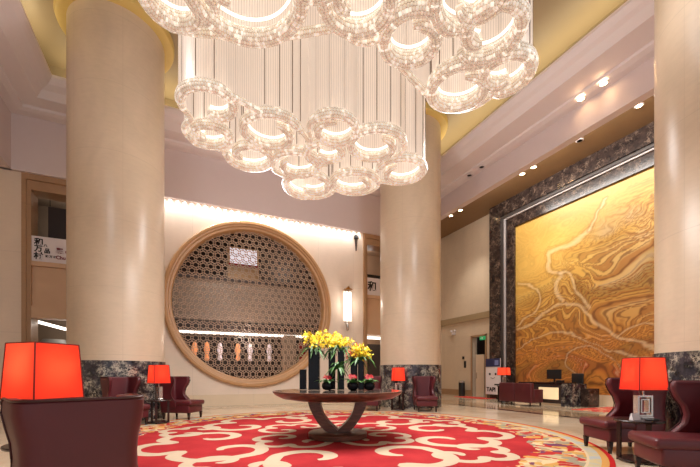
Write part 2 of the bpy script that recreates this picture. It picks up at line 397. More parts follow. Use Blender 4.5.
# fascia, stepped ceiling border and cornice on the four sides of the gold coffer
GX0, GX1, GY0, GY1, GZ = -3.05, 8.6, .2, 12.15, 8.9
FX0, FX1, FY1 = -4.3, 9.96, 13.45
def fascia_run(name, p0, p1, inward, zlow, w_in, m=None):
    pass
def border(name, side):
    # profile: (distance outwards from the gold edge, z)
    if side == 'right': P = [(0, 8.93), (.05, 8.86), (.1, 8.8), (.2, 8.74), (.31, 8.6), (.33, 8.56), (1.0, 8.56), (1.02, 8.5), (1.16, 8.46), (1.36, 8.46)]
    else: P = [(0, 8.93), (.05, 8.86), (.12, 8.8), (.3, 8.72), (.42, 8.6), (.45, 8.56), (.9, 8.56), (.92, 8.5), (1.05, 8.46), (1.3, 8.46)]
    m = MB(); n_ = len(P); k = P[-1][0]
    if side == 'right': A = lambda d, z: (GX1+d, GY0-d, z); B = lambda d, z: (GX1+d, GY1+d*(1.3/1.36), z)
    if side == 'left': A = lambda d, z: (GX0-d*(1.25/1.3), GY0-d, z); B = lambda d, z: (GX0-d*(1.25/1.3), GY1+d, z)
    if side == 'back': A = lambda d, z: (GX0-d*(1.25/1.3), GY1+d, z); B = lambda d, z: (GX1+d*(1.36/1.3), GY1+d, z)
    if side == 'front': A = lambda d, z: (GX0-d*(1.25/1.3), GY0-d, z); B = lambda d, z: (GX1+d*(1.36/1.3), GY0-d, z)
    pr = P+[(k, 9.0), (0, 9.0)]
    vs = [A(*q) for q in pr]+[B(*q) for q in pr]; q = len(pr)
    m.add(vs, [(i, (i+1) % q, (i+1) % q+q, i+q) for i in range(q)]+[tuple(range(q)), tuple(range(q, 2*q))])
    return struct(m.build(name, M['paint2']))
border('trim_5', 'right'); border('trim_6', 'left'); border('trim_7', 'back'); border('trim_8', 'front')
struct(MB().box(FX1, FX1+.25, -1.2, FY1, 7.72, 9.0).build('wall_fascia_right', M['paint']))
struct(MB().box(FX0-.25, FX0, -1.2, FY1+.15, FZ, 9.0).build('wall_fascia_left', M['paint']))
struct(MB().box(FX0-.25, FX1+.25, FY1, FY1+.09, FZ, 9.0).box(FX0-.25, FX1, FY1+.09, FY1+.6, FZ+.2, 9.0).build('wall_fascia_back', M['paint']))
# gold coffer above the cornice
m = MB().box(-4.2, 9.9, -.8, 13.3, 9.75, 9.85)
m.box(-3.95, -3.85, -.7, 13.2, 9.0, 9.75).box(9.35, 9.45, -.7, 13.2, 9.0, 9.75).box(-3.9, 9.4, 12.95, 13.05, 9.0, 9.75).box(-3.9, 9.4, -.75, -.65, 9.0, 9.75)
struct(m.build('ceiling', M['gold']))
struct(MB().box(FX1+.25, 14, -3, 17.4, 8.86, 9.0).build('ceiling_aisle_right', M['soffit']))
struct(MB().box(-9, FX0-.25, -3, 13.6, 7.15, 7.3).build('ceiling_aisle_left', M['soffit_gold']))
struct(MB().box(-9, 14, -6, -1.2, 8.5, 8.7).build('ceiling_front', M['paint']))
struct(MB().box(-9.2, -9, -6, 14.1, 0, 9).build('wall_left', M['wall']))
# right wall with the door opening
m = MB().box(RW, RW+.3, -6, 13.7, 0, 9).box(RW, RW+.3, 14.6, 17.4, 0, 9).box(RW, RW+.3, 13.7, 14.6, 3.0, 9)
struct(m.build('wall_right', M['wall_side']))
struct(MB().box(10.1, RW, 17.1, 17.4, 0, 9).build('wall_aisle_end', M['wall_side']))
struct(MB().box(RW-.1, RW, 13.3, 17.1, 3.86, 4.16).build('trim_9', plain('grey_green_stone', (166, 142, 108), .4)))
struct(MB().box(RW-.02, RW, 13.3, 13.7, 0, .3).box(RW-.02, RW, 14.6, 17.1, 0, .3).build('baseboard_right', M['jamb']))
struct(MB().box(RW-.05, RW+.02, 13.62, 13.7, 0, 3.08).box(RW-.05, RW+.02, 14.6, 14.68, 0, 3.08).box(RW-.05, RW+.02, 13.62, 14.68, 3.0, 3.08).build('trim_10', M['jamb']))
struct(MB().box(RW+.9, RW+1, 13.2, 15.2, 0, 3.2).box(RW+.3, RW+1, 13.3, 13.4, 0, 3.2).box(RW+.3, RW+1, 15, 15.1, 0, 3.2).build('wall_doorway', M['interior_dark']))
d = struct(MB().box(RW+.06, RW+.11, 13.88, 14.44, 0, 2.1).build('door_1', M['wall_side']))
MB().box(RW+.03, RW+.06, 14.34, 14.37, .9, 1.2).build('door_handle', M['chrome'], d)

# ------------------------------------------------------------------ columns
def column(x, y, label):
    t = thing('column', label, 'column', (x, y, 0), 0, None)
    MB().lathe([(1.045, 1.41), (1.045, 9.7)], 72).build('shaft', M['column'], t, True)
    MB().lathe([(1.0, 0), (1.07, 0), (1.07, 1.42), (1.0, 1.42)], 72).build('marble_base', M['black_marble'], t, True)
    MB().lathe([(1.04, 9.55), (1.2, 9.55), (1.26, 9.58), (1.28, 9.64), (1.28, 9.75), (1.04, 9.75)], 72).build('gold_capital', M['soffit_gold'], t, True)
column(-1.40, 10.95, 'massive cream marble column left of the round lattice screen')
column(7.36, 10.95, 'massive cream marble column just right of the flower table')
column(7.36, 2.42, 'massive cream marble column at the right edge beside the onyx mural')

# ------------------------------------------------------------------ moon window
t = thing('moon_window', 'huge round lattice screen in a tan stone ring on the back wall', 'screen', (MU, BW, MZ))
prof = [(MR, .05), (MR, -.14), (MR-.04, -.18), (MR-.11, -.18), (MR-.13, -.13), (MR-.17, -.12), (MR-.20, -.06), (MR-.26, -.05), (MR-.29, .0), (MR-.29, .3), (MR-.1, .3)]
m = MB(); n = 120; q = len(prof)
m.add([(r*cos(2*PI*k/n), y, r*sin(2*PI*k/n)) for k in range(n) for r, y in prof],
      [(k*q+i, k*q+(i+1) % q, ((k+1) % n)*q+(i+1) % q, ((k+1) % n)*q+i) for k in range(n) for i in range(q)])
m.build('ring_frame', M['frame_stone'], t, True)
m = MB(); p = .24; RI = MR-.27
nodes = {}
for j in range(-28, 29):
    for i in range(-28, 29):
        x, z = (i+.5*(j % 2))*p, j*p*.866
        if math.hypot(x, z) < RI+.16: nodes[(i, j)] = (x, z)
def lat_bar(a, b, wd=.017):
    (ax, az), (bx, bz) = a, b
    if max(math.hypot(ax, az), math.hypot(bx, bz)) > RI: return
    m.bar((ax, .12, az), (bx, .12, bz), .05, wd, (0, 0, 1) if abs(az-bz) < abs(ax-bx)*20 else (1, 0, 0))
for (i, j), (x, z) in nodes.items():
    R = .094; hx = [(x+R*cos(PI/6+PI/3*k), z+R*sin(PI/6+PI/3*k)) for k in range(6)]
    for k in range(6): lat_bar(hx[k], hx[(k+1) % 6])
    for k in range(3):
        ang = PI/3*k; ux, uz = cos(ang), sin(ang); e = .081
        a = (x+ux*e-uz*.04, z+uz*e+ux*.04); b = (x+ux*(p-e)-uz*.04, z+uz*(p-e)+ux*.04); lat_bar(a, b, .014)
        a = (x+ux*e+uz*.04, z+uz*e-ux*.04); b = (x+ux*(p-e)+uz*.04, z+uz*(p-e)-ux*.04); lat_bar(a, b, .014)
m.build('lattice_panel', M['screen_lattice'], t)
# the hall seen through it
ux0, ux1 = -1.75, 6.75
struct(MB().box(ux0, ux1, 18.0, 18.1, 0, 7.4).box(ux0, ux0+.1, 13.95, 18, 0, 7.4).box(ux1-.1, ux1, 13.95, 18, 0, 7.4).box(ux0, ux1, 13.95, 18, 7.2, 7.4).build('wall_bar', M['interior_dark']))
struct(MB().box(ux0+.1, ux1-.1, 15.3, 15.45, 3.2, 4.8).build('wall_gallery_parapet', M['parapet']))
struct(MB().box(ux0+.1, ux1-.1, 15.3, 18, 2.8, 3.15).box(ux0+.1, ux1-.1, 15.25, 15.5, 4.8, 4.9).build('trim_11', M['interior_dark']))
struct(MB().box(ux0+.2, ux1-.2, 15.5, 15.62, 2.70, 2.78).build('trim_12', M['led_soft']))
struct(MB().box(4.0, 4.5, 15.3, 15.7, 0, 2.75).build('trim_13', M['interior_pale']))
tag(MB().box(ux0+.6, 3.9, 16.2, 16.9, 0, 1.15).box(ux0+.5, 4.0, 16.1, 17, 1.15, 1.22).build('bar_counter', M['emperador']), 'long dark stone bar counter behind the round lattice screen', 'counter')
names = ['first', 'second', 'third', 'fourth', 'fifth', 'sixth', 'seventh', 'eighth', 'ninth', 'tenth', 'eleventh', 'twelfth']
for i, xx in enumerate((.1, .55, 1.0, 1.5, 2.2, 2.7, 3.5)):
    o = thing('pendant_lamp', names[i]+' glass pendant lamp from the left, hanging behind the round lattice screen', 'lamp', (xx, 15.9, 0), 0, 'pendant lamps behind the lattice')
    MB().lathe([(.03, 2.4), (.07, 2.34), (.12, 2.1), (.06, 1.9), (.1, 1.72), (.04, 1.66)], 12).build('glass_shade', glow('pendant_glass_%d' % i, (230, 150, 100) if i in (1, 2, 4) else (215, 200, 205), .4), o, True)
    MB().box(-.008, .008, -.008, .008, 2.4, 2.8).build('cord', M['black'], o)
tag(MB().box(4.75, 5.15, 15.6, 15.7, 1.4, 2.5).build('red_banner', M['red_cloth']), 'red hanging cloth behind the lower right of the round lattice', 'banner')
o = thing('light_box', 'bright white lit panel behind the upper lattice of the round screen', 'panel', (0, 0, 0))
MB().box(2.0, 3.15, 16.8, 16.86, 5.95, 6.62).build('lit_panel', glow('lit_panel', (240, 228, 236), .9), o)
MB().box(1.95, 3.2, 16.78, 16.86, 5.82, 5.95).build('red_stripe', M['red_cloth'], o)
MB().box(1.9, 3.25, 16.8, 16.9, 4.9, 5.82).box(1.9, 3.25, 16.87, 16.95, 4.9, 6.7).build('backing_board', M['frame_stone'], o)
for xx, e in ((.5, 150), (2.2, 200), (4.6, 60)): lamp('parapet_light', 'SPOT', (xx, 14.3, 7.0), e*2.2, rot=(math.radians(22), 0, 0), spot_size=1.6, spot_blend=1, shadow_soft_size=.15)
lamp('bar_light', 'POINT', (2, 14.6, 2.3), 60, (1, .8, .65), shadow_soft_size=.2)
lamp('bar_light', 'POINT', (4.8, 17, 6.3), 60, (1, .85, .7), shadow_soft_size=.2)

# ------------------------------------------------------------------ back wall fittings
for i in range(40):
    xx = -1.78+i*.216
    lamp('wall_wash', 'SPOT', (xx, BW-.055, 6.93), (14, 24, 34, 18, 28)[i % 5], (1, .97, .94), rot=(math.radians(4), 0, 0), spot_size=math.radians(80), spot_blend=.9, shadow_soft_size=.02)
def sconce(x, label):
    o = thing('wall_sconce', label, 'lamp', (x, BW, 2.84))
    MB().box(-.1, .1, -.03, 0, .35, 1.7).build('back_plate', M['chrome'], o)
    MB().prism([(-.2, 1.62), (.2, 1.66), (.06, 1.7), (.02, 1.78), (-.04, 1.7)], 'y', -.2, -.02).build('gold_cap', M['brass'], o)
    for k in range(5):
        MB().lathe([(.02, .38), (.04, .4), (.045, 1.5), (.02, 1.58)], 8, ((k-2)*.07, -.1-.03*(k % 2), 0)).build('crystal_rod', M['crystal_rod'], o, True)
    MB().lathe([(.02, 0), (.05, .04), (.07, .25), (.05, .38)], 12, (0, -.1, 0)).build('finial', M['chrome'], o, True)
    lamp('sconce_light', 'POINT', (x, BW-.35, 3.9), 14, (1, .93, .82), shadow_soft_size=.1)
sconce(6.1, 'tall glowing crystal wall sconce right of the round screen')
o = thing('security_camera', 'small black ceiling camera high on the wall above the crystal sconce', 'camera', (6.5, BW-.02, 6.6))
MB().box(-.08, .08, -.12, .02, -.02, .12).build('housing', M['black'], o)
MB().prism([(-.06, -.03), (.06, -.03), (.01, -.5), (-.01, -.5)], 'y', -.06, -.02).build('shade_wedge', M['lens_off'], o)  # dark wedge under the housing, standing in for its shade on the wall
# left opening: banner, door, lights
o = thing('calligraphy_banner', 'white banner with black brush calligraphy across the upper left gallery opening', 'banner', (0, 0, 0))
MB().box(-3.99, -2.1, BW+.05, BW+.07, 4.41, 5.14).build('cloth', M['white'], o)
Y = BW+.045; rt, up = (1, 0, 0), (0, 0, 1)
for ch, sz, px, pz in (('和', .22, -3.84, 4.90), ('万', .2, -3.84, 4.71), ('村', .22, -3.85, 4.49), ('八', .09, -3.62, 4.86), ('品', .15, -3.61, 4.68), ('和 万 村', .075, -3.58, 4.55)):
    text(ch, sz, 'black_lettering', M['ink'], o, (px, Y, pz), rt, up)
text('聚 c', .17, 'red_lettering', M['ink_red'], o, (-3.32, Y, 4.72), rt, up); text('Chu', .14, 'red_lettering', M['ink_red'], o, (-3.33, Y, 4.53), rt, up)
tag(MB().box(-3.72, -2.9, 14.45, 14.55, 3.11, 6.34).build('dark_cabinet', M['interior_dark']), 'tall dark wood panel behind the calligraphy banner', 'panel')
for k, (xx, yy, zz) in enumerate(((-4.08, 14.6, 6.15), (-3.86, 15.2, 6.1))):
    oo = thing('ceiling_lamp', ('front' if k == 0 else 'rear')+' small white lamp in the gallery above the calligraphy banner', 'lamp', (xx, yy, zz), 0, 'gallery lamps')
    MB().lathe([(.03, 0), (.05, .02), (.05, .06), (.03, .08)], 12).build('lens', M['lamp_on'], oo, True)
    MB().box(-.008, .008, -.008, .008, .08, 6.9-zz).build('cord', M['black'], oo)
tag(MB().bar((-4.15, 14.55, 2.78), (-2.4, 14.55, 2.3), .05, .09).build('light_beam', M['led_soft']), 'slanting white light trough in the lower left gallery opening', 'lamp')
tag(MB().lathe([(.38, 0), (.42, .1), (.42, 2.1), (.3, 2.25)], 24, (-3.75, 15.2, 0)).build('grey_urn', plain('grey_glaze', (150, 146, 140), .4), None, True), 'rounded grey urn in the lower left opening above the red lamp', 'urn')
# right opening
o = thing('gallery_banner', 'white banner with a black brush mark in the opening right of the sconce', 'banner', (0, 0, 0))
MB().box(7.0, 8.6, BW+.05, BW+.07, 4.4, 5.12).build('cloth', M['white'], o)
text('和', .42, 'black_lettering', M['ink'], o, (7.08, BW+.045, 4.62), rt, up)
tag(MB().box(7.0, 7.16, 14.2, 14.3, 5.4, 6.1).box(7.0, 8.2, 14.2, 14.3, 5.3, 5.42).build('dark_rail', M['black']), 'black railing above the white banner beside the middle column', 'railing')
struct(MB().box(7.02, 8.6, BW+.42, BW+.5, 2.62, 2.72).build('trim_14', M['led_soft']))
tag(MB().box(7.05, 8.5, 14.6, 14.7, 0, 2.45).build('glass_partition', M['lens_off']), 'dark partition in the lower opening beside the middle column', 'partition')

# ------------------------------------------------------------------ mural
V1 = [[(8.58, 6.33), (8.96, 6.15), (9.5, 6.0), (10.15, 6.04), (10.27, 5.69), (10.12, 5.23), (9.67, 5.01), (9.9, 4.57), (9.64, 3.98)],
      [(8.0, 7.3), (8.3, 6.8), (8.58, 6.33)],
      [(9.71, 5.02), (9.39, 4.98), (9.03, 4.19), (8.83, 3.77), (8.6, 3.54)],
      [(11.69, 3.08), (11.03, 3.22), (10.38, 3.56), (9.64, 3.82), (8.83, 3.54), (8.28, 2.88), (7.65, 2.42), (7.13, 2.13), (6.41, 1.91), (5, 1.8)],
      [(7.65, 2.42), (7.39, 2.68), (6.93, 2.75), (6.41, 2.65), (5, 2.7)],
      [(11.73, 5.04), (11.03, 4.84), (10.59, 4.37), (10.78, 3.76), (11.37, 3.46), (11.73, 3.23)],
      [(11.82, 2.18), (10.54, 2.67), (9.36, 2.69), (8.46, 2.23), (7.44, 1.81), (6.41, 1.63), (5, 1.5)],
      [(8.83, .87), (9.5, 1.39), (9.43, 1.91), (8.7, 2.12), (7.87, 1.71), (7.44, 1.12)]]
VW = [.10, .04, .07, .07, .035, .05, .035, .03]
SEG = []
for pl, wd in zip(V1, VW):
    q = [(v.x, v.y) for v in cat([(a, b, 0) for a, b in pl], 4)]
    SEG.append((q, wd, min(a for a, b in q)-.5, max(a for a, b in q)+.5, min(b for a, b in q)-.5, max(b for a, b in q)+.5))
def seg_d(px, pz, q):
    best = 9
    for (ax, az), (bx, bz) in zip(q, q[1:]):
        dx, dz = bx-ax, bz-az; t = max(0, min(1, ((px-ax)*dx+(pz-az)*dz)/(dx*dx+dz*dz+1e-9)))
        dd = (px-ax-dx*t)**2+(pz-az-dz*t)**2
        if dd < best: best = dd
    return best**.5
def mixc(a, b, t):
    t = max(0, min(1, t)); return tuple(a[i]*(1-t)+b[i]*t for i in range(3))
K = {k: lin(*v)[:3] for k, v in dict(yel=(224, 180, 92), och=(208, 152, 66), brn=(166, 106, 46), dk=(112, 64, 32), org=(204, 122, 52), rst=(182, 92, 46), gry=(192, 164, 124), wht=(236, 212, 168), grn=(120, 96, 44)).items()}
def ss(a, b, x):
    t = max(0, min(1, (x-a)/(b-a))); return t*t*(3-2*t)
def mural_col(y, z):
    P = Vector((y*.46+z*.12, z*.92-y*.10, 0))
    w1 = Vector((noise.noise(P*.9), noise.noise(P*.9+Vector((7, 3, 1))), 0))
    w2 = Vector((noise.noise(P*2.2+w1*2+Vector((2, 9, 4))), noise.noise(P*2.2+w1*2+Vector((5, 1, 8))), 0))
    w3 = Vector((noise.noise(P*6+w2*3), noise.noise(P*6+w2*3+Vector((4, 4, 4))), 0)); Q = P+w1*1.15+w2*.34+w3*.05
    a = noise.noise(Q*1.7); line = abs(sin((Q.y*8+Q.x*2.6+a*3)*2.4)); line2 = abs(sin((Q.y*19+Q.x*6+a*6)*2.1))
    calm = ss(4.2, 6.6, z+.55*(y-9)+.4*w1.x)               # smooth yellow field high on the left
    busy = ss(8.9, 7.6, y+.3*w1.y)*ss(2.4, 3.6, z)*ss(7.3, 6.0, z+.12*(8-y))
    base = mixc(K['och'], K['yel'], ss(2.6, 5.5, z)+.5*a)
    base = mixc(base, K['org'], ss(3.4, 1.6, z)*(.75+.6*a))
    base = mixc(base, K['rst'], ss(2.6, 1.2, z)*ss(.0, .5, a))
    base = mixc(base, K['gry'], busy*(.45+.7*a))
    base = mixc(base, K['grn'], ss(.05, .4, noise.noise(Q*1.2+Vector((11, 2, 0))))*.55*(1-calm))
    st = 1-.86*calm
    base = mixc(base, K['brn'], ss(.6, .98, line)*.8*st)
    base = mixc(base, K['dk'], ss(.8, 1.0, line2)*.75*st)
    base = mixc(base, K['wht'], ss(.3, .02, line)*.34*st*ss(-.2, .5, a))
    for q, wd, a0, a1, b0, b1 in SEG:
        if a0 < y < a1 and b0 < z < b1:
            d_ = seg_d(y+w2.x*.14+w3.x*.05, z+w2.y*.14+w3.y*.05, q)
            if d_ < .4:
                base = mixc(base, K['wht'], ss(wd*1.3, wd*.1, d_)*.5)
                base = mixc(base, K['dk'], ss(.05, .0, abs(d_-wd*1.25))*.3)
                base = mixc(base, K['brn'], ss(.03, .0, abs(d_-wd*2.0))*.3)
    return base
o = thing('onyx_mural', 'giant golden swirling stone mural in a dark marble frame on the right wall', 'mural', (RW, 0, 0))
y0, y1, z0, z1 = 1.4, 11.83, .38, 7.62
ny, nz = 300, 210
me_v, me_c, fs = [], [], []
for j in range(nz+1):
    for i in range(ny+1):
        t = i/ny; y = y1+(y0-y1)*t**1.25; z = z0+(z1-z0)*j/nz
        c = mural_col(y, z) if y > 5.2 else (mural_col(y, z) if (i % 2 == 0) else me_c[-1][:3])
        me_v.append((-.1, y, z)); me_c.append(c+(1,))
for j in range(nz):
    for i in range(ny): k = j*(ny+1)+i; fs.append((k, k+1, k+ny+2, k+ny+1))
nb = len(me_v)
me_v += [(-.1, y0, z0), (-.1, y1, z0), (-.1, y1, z1), (-.1, y0, z1), (0, y0, z0), (0, y1, z0), (0, y1, z1), (0, y0, z1)]; me_c += [K['och']+(1,)]*8
fs += [(nb+4, nb+5, nb+6, nb+7), (nb, nb+1, nb+5, nb+4), (nb+1, nb+2, nb+6, nb+5), (nb+2, nb+3, nb+7, nb+6), (nb+3, nb, nb+4, nb+7)]
me = bpy.data.meshes.new('mural_panel'); me.from_pydata(me_v, [], fs); me.materials.append(M['mural'])
ca = me.color_attributes.new('Col', 'FLOAT_COLOR', 'POINT'); ca.data.foreach_set('color', [x for c in me_c for x in c])
po = bpy.data.objects.new('mural_panel', me); C.objects.link(po); po.parent = o
def frame_ring(name, a, b, x0, x1, mt):   # U shaped frame: a = outer offset from the panel, b = inner
    m = MB(); m.box(x0, x1, y1+b, y1+a, 0, z1+a); m.box(x0, x1, y0-a, y0-b, 0, z1+a); m.box(x0, x1, y0-b, y1+b, z1+b, z1+a); return m.build(name, mt, o)
frame_ring('inner_frame', .45, .0, -.2, 0, M['emperador'])
frame_ring('light_strip', .51, .45, -.27, 0, plain('frosted_light_strip', (196, 186, 184), .4))
frame_ring('middle_frame', .62, .51, -.34, 0, M['lens_off'])
frame_ring('outer_frame', 1.24, .62, -.4, 0, M['emperador'])
MB().box(-.12, 0, y0, y1, 0, .38).build('stone_plinth', M['plinth'], o)

# ------------------------------------------------------------------ ceiling downlights
def downlight(x, y, z, label, on=True, group=None):
    o = thing('downlight', label, 'lamp', (x, y, z), 0, group)
    MB().lathe([(.085, 0), (.12, 0), (.12, -.012), (.085, -.02)], 20, cap=False).build('trim_ring', M['paint2'], o, True)
    MB().lathe([(.02, -.004), (.085, -.004)], 20, cap=True).build('lens', M['lamp_on'] if on else M['lens_off'], o)
    if on: lamp('downlight_beam', 'SPOT', (x, y, z-.05), 220 if z > 8.6 else 4, (1, .93, .82), spot_size=math.radians(85), spot_blend=.7, shadow_soft_size=.06)
for k, (y, on) in enumerate(((5.0, 1), (5.74, 1), (6.24, 1), (7.99, 0), (9.74, 1), (10.25, 1), (13.73, 1), (14.4, 1))):
    lab = names[k]+' recessed downlight from the right in the brown ceiling before the mural'
    if not on: lab = 'round unlit ceiling speaker in the brown ceiling between the lit downlights'
    downlight(12.05, y, 8.86, lab, on, 'brown ceiling downlights')
for k, (y, on) in enumerate(((5.83, 1), (6.41, 1), (9.98, 0), (10.59, 0))):
    downlight(9.72, y, 8.452, ('nearer' if k % 2 == 0 else 'farther')+(' lit' if on else ' unlit')+' downlight of a pair in the pale stepped ceiling edge', bool(on), 'pale ceiling edge downlights')

# ------------------------------------------------------------------ carpet
CX, CY = 2.6, 6.5
m = MB().lathe([(4.36, 0), (4.36, .004), (.02, .004)], 160, cap=True); m.mat(1)
ZR = [.0046]
def ribbon(pts, w):
    P = cat([(a, b, 0) for a, b in pts], 6); n_ = len(P); vs = []; ZR[0] += .00003
    for i, p in enumerate(P):
        d_ = (P[min(i+1, n_-1)]-P[max(i-1, 0)]).normalized(); s_ = Vector((-d_.y, d_.x, 0)); t = i/(n_-1)
        k = min(1, .4+t*7, .4+(1-t)*7)
        zz = Vector((0, 0, ZR[0]+.000004*i))
        vs += [p+s_*w*.5*k+zz, p-s_*w*.5*k+zz]
    m.add(vs, [(2*i, 2*i+1, 2*i+3, 2*i+2) for i in range(n_-1)])
def motif(cx, cy, ang, s, w=.125):
    """cloud scroll: two inward curls joined by a lobed crown"""
    L = []
    for k in range(13):
        a = (2.38-.107*k)*PI; r = .18+.025*k; L.append((-.66+r*cos(a), -.02+r*sin(a)))
    L += [(-1.2, .28), (-1.06, .64), (-.74, .80), (-.42, .68), (-.44, .98), (-.22, 1.2), (0, 1.25)]
    R_ = [(-a, b) for a, b in reversed(L[:-1])]
    ribbon([(cx+s*(p*cos(ang)-q*sin(ang)), cy+s*(p*sin(ang)+q*cos(ang))) for p, q in L+R_], w*s)
def curl(cx, cy, ang, s, flip=1, w=.15):
    pts = [((.15+.03*k)*cos(k*PI*.2), (.15+.03*k)*sin(k*PI*.2)) for k in range(13)]
    pts += [(.62, -.25), (.95, -.1), (1.25, -.3)]
    ribbon([(cx+s*(p*flip*cos(ang)-q*sin(ang)), cy+s*(p*flip*sin(ang)+q*cos(ang))) for p, q in pts], w*s)
for k in range(4):
    a = 2*PI*k/4+.5; motif(.92*cos(a), .92*sin(a), a-PI/2, .56, .25)
for k in range(5):
    a = 2*PI*k/5+.75; motif(2.0*cos(a), 2.0*sin(a), a-PI/2, .98, .2)
    b = a+PI/5; motif(2.62*cos(b), 2.62*sin(b), b-PI/2, .52, .3)
ob = m.build('round_carpet', [M['carpet'], M['carpet_cream']], None, False, (CX, CY, 0)); tag(ob, 'huge round red carpet with cream cloud scrolls under the flower table', 'carpet')
tag(MB().rbox(11.2, 13.3, 4.4, 7.7, 0, .012, .004, 1).build('patterned_rug', M['rug']), 'red patterned rug along the foot of the onyx mural', 'rug')
tag(MB().rbox(12.3, 13.15, 12.6, 14.5, 0, .015, .004, 1).build('door_mat', plain('red_mat', (196, 52, 40), .95)), 'red mat on the floor before the far doorway', 'mat')

# ------------------------------------------------------------------ centre table with flowers
TX, TY = 2.52, 5.99; TZ = .83
t = thing('round_table', 'large round pedestal table holding vases in the centre of the carpet', 'table', (TX, TY, .006), -YAW)
MB().lathe([(.3, .655), (.78, .66), (.96, .69), (1.07, .745), (1.115, .79), (1.12, .80), (1.118, .812), (1.08, .815)], 72).build('tabletop', M['walnut'], t, True)
MB().lathe([(1.075, .812), (1.075, TZ-.014), (.05, TZ-.014)], 72).build('marble_inlay', M['table_top'], t, True)
def blade(sg):
    outer = cat([(.52, .66, 0), (.46, .48, 0), (.36, .30, 0), (.24, .15, 0), (.12, .09, 0)], 8)
    inner = cat([(-.03, .10, 0), (.06, .19, 0), (.17, .30, 0), (.26, .45, 0), (.31, .66, 0)], 8)
    m = MB(); poly = [(sg*p.x, p.y) for p in outer+inner]
    m.prism(poly, 'y', -.15, .15); return m.build('leg', M['walnut'], t, False)
blade(1); blade(-1)
MB().lathe([(.49, 0), (.51, .01), (.51, .085), (.49, .1), (.2, .105)], 64).build('base_disc', M['walnut'], t, True)
def vase(px, d_, w_, h_, lab):
    x, y = W((px-350)/371*d_, d_); o = thing('tall_vase', lab, 'vase', (x, y, TZ), -YAW, 'black square vases')
    q = w_/2; m = MB(); m.box(-q, q, -q, -q+.012, 0, h_).box(-q, q, q-.012, q, 0, h_).box(-q, -q+.012, -q, q, 0, h_).box(q-.012, q, -q, q, 0, h_).box(-q, q, -q, q, 0, .02)
    m.build('vessel', M['ceramic'], o)
    MB().box(-q+.012, q-.012, -q+.012, q-.012, .02, h_-.03).build('packing', M['interior_dark'], o)
    return x, y
VS = [(303.2, 6.75, .115, .36), (314.3, 6.6, .19, .72), (332, 6.85, .12, .73), (341, 6.65, .115, .70), (354, 6.8, .125, .54), (361, 6.6, .105, .53)]
VL = ['shortest black square vase at the left end of the table', 'widest black square vase, second from the left on the table', 'tallest black square vase, third from the left on the table',
      'narrow black square vase in the middle of the round table', 'black square vase second from the right on the table', 'slim black square vase at the right end of the row']
VP = [vase(*v, l) for v, l in zip(VS, VL)]
def petal(m, c, r, nrm, mi=0):
    m.mat(mi); n_ = Vector(nrm).normalized(); a = n_.cross(Vector((.3, .2, .9))).normalized(); b = n_.cross(a)
    c = Vector(c)
    for k in range(5):
        t = 2*PI*k/5+random.random(); e = a*cos(t)+b*sin(t); s_ = n_.cross(e)
        m.add([c, c+e*r*.6+s_*r*.35+n_*r*.12, c+e*r+n_*r*.05, c+e*r*.6-s_*r*.35+n_*r*.12, c-n_*r*.12], [(0, 1, 2, 3), (4, 3, 2, 1), (0, 3, 4), (0, 4, 1)])
def leaf(m, p0, p1, w_, droop=.1):
    p0, p1 = Vector(p0), Vector(p1); mid = (p0+p1)/2+Vector((0, 0, droop)); P = cat([p0, mid, p1], 5); n_ = len(P); vs = []
    for i, p in enumerate(P):
        d_ = (P[min(i+1, n_-1)]-P[max(i-1, 0)]).normalized(); s_ = d_.cross(Vector((0, 0, 1)))
        s_ = s_.normalized() if s_.length > .01 else Vector((1, 0, 0)); k = w_*math.sin(PI*(.08+.9*i/(n_-1)))
        vs += [p+s_*k, p-s_*k, p-Vector((0, 0, .006))]
    m.add(vs, [f for i in range(n_-1) for f in ((3*i, 3*i+1, 3*i+4, 3*i+3), (3*i, 3*i+3, 3*i+5, 3*i+2), (3*i+1, 3*i+2, 3*i+5, 3*i+4))])
def orchid(i, lab, kind, n_st, spread, top, n_leaf, rise=1.0):
    x, y = VP[i]; h = VS[i][3]; o = thing('flower_arrangement', lab, 'flowers', (x, y, TZ+h), 0, 'orchids in the black vases')
    fl, st, lv = MB(), MB(), MB()
    for k in range(n_st):
        a = 2*PI*k/n_st+random.uniform(-.4, .4); e = spread*random.uniform(.55, 1); z = top*random.uniform(.3, 1.15)
        pts = cat([(0, 0, -.08), (cos(a)*e*.2, sin(a)*e*.2, z*.55), (cos(a)*e*.62, sin(a)*e*.62, z), (cos(a)*e, sin(a)*e, z*rise*random.uniform(.55, .85))], 5)
        st.tube(pts, .004, 5)
        for p in pts[5:]:
            for _ in range(2):
                c = p+Vector((random.uniform(-.04, .04), random.uniform(-.04, .04), random.uniform(-.06, .06)))
                petal(fl, c, random.uniform(.018, .03), (random.uniform(-1, 1), random.uniform(-1.2, .2), random.uniform(-.2, 1)))
    for k in range(n_leaf):
        a = 2*PI*k/n_leaf+random.uniform(-.3, .3); L = random.uniform(.18, .36)
        leaf(lv, (0, 0, -.04), (cos(a)*L, sin(a)*L, random.uniform(-.22, .02)), .02, random.uniform(.08, .16))
    st.build('stems', M['green'], o); fl.build('blooms', M[kind], o); lv.build('leaves', M['green'], o)
orchid(1, 'yellow orchids with long drooping leaves over the widest vase', 'yellow', 15, .29, .26, 24)
orchid(2, 'yellow orchid spray rising above the tallest vase', 'yellow', 13, .26, .25, 14)
orchid(3, 'yellow orchid spray in the narrow middle vase', 'yellow', 13, .28, .25, 14)
orchid(4, 'orange lilies low above the vase second from right', 'orange', 8, .17, .24, 12)
orchid(5, 'yellow orchids leaning right above the slim end vase', 'yellow', 12, .2, .25, 14)
o = thing('foliage_arrangement', 'bushy green leaves hanging before the middle vases', 'flowers', (*W((338-350)/371*6.45, 6.45), TZ+.36))
lv = MB()
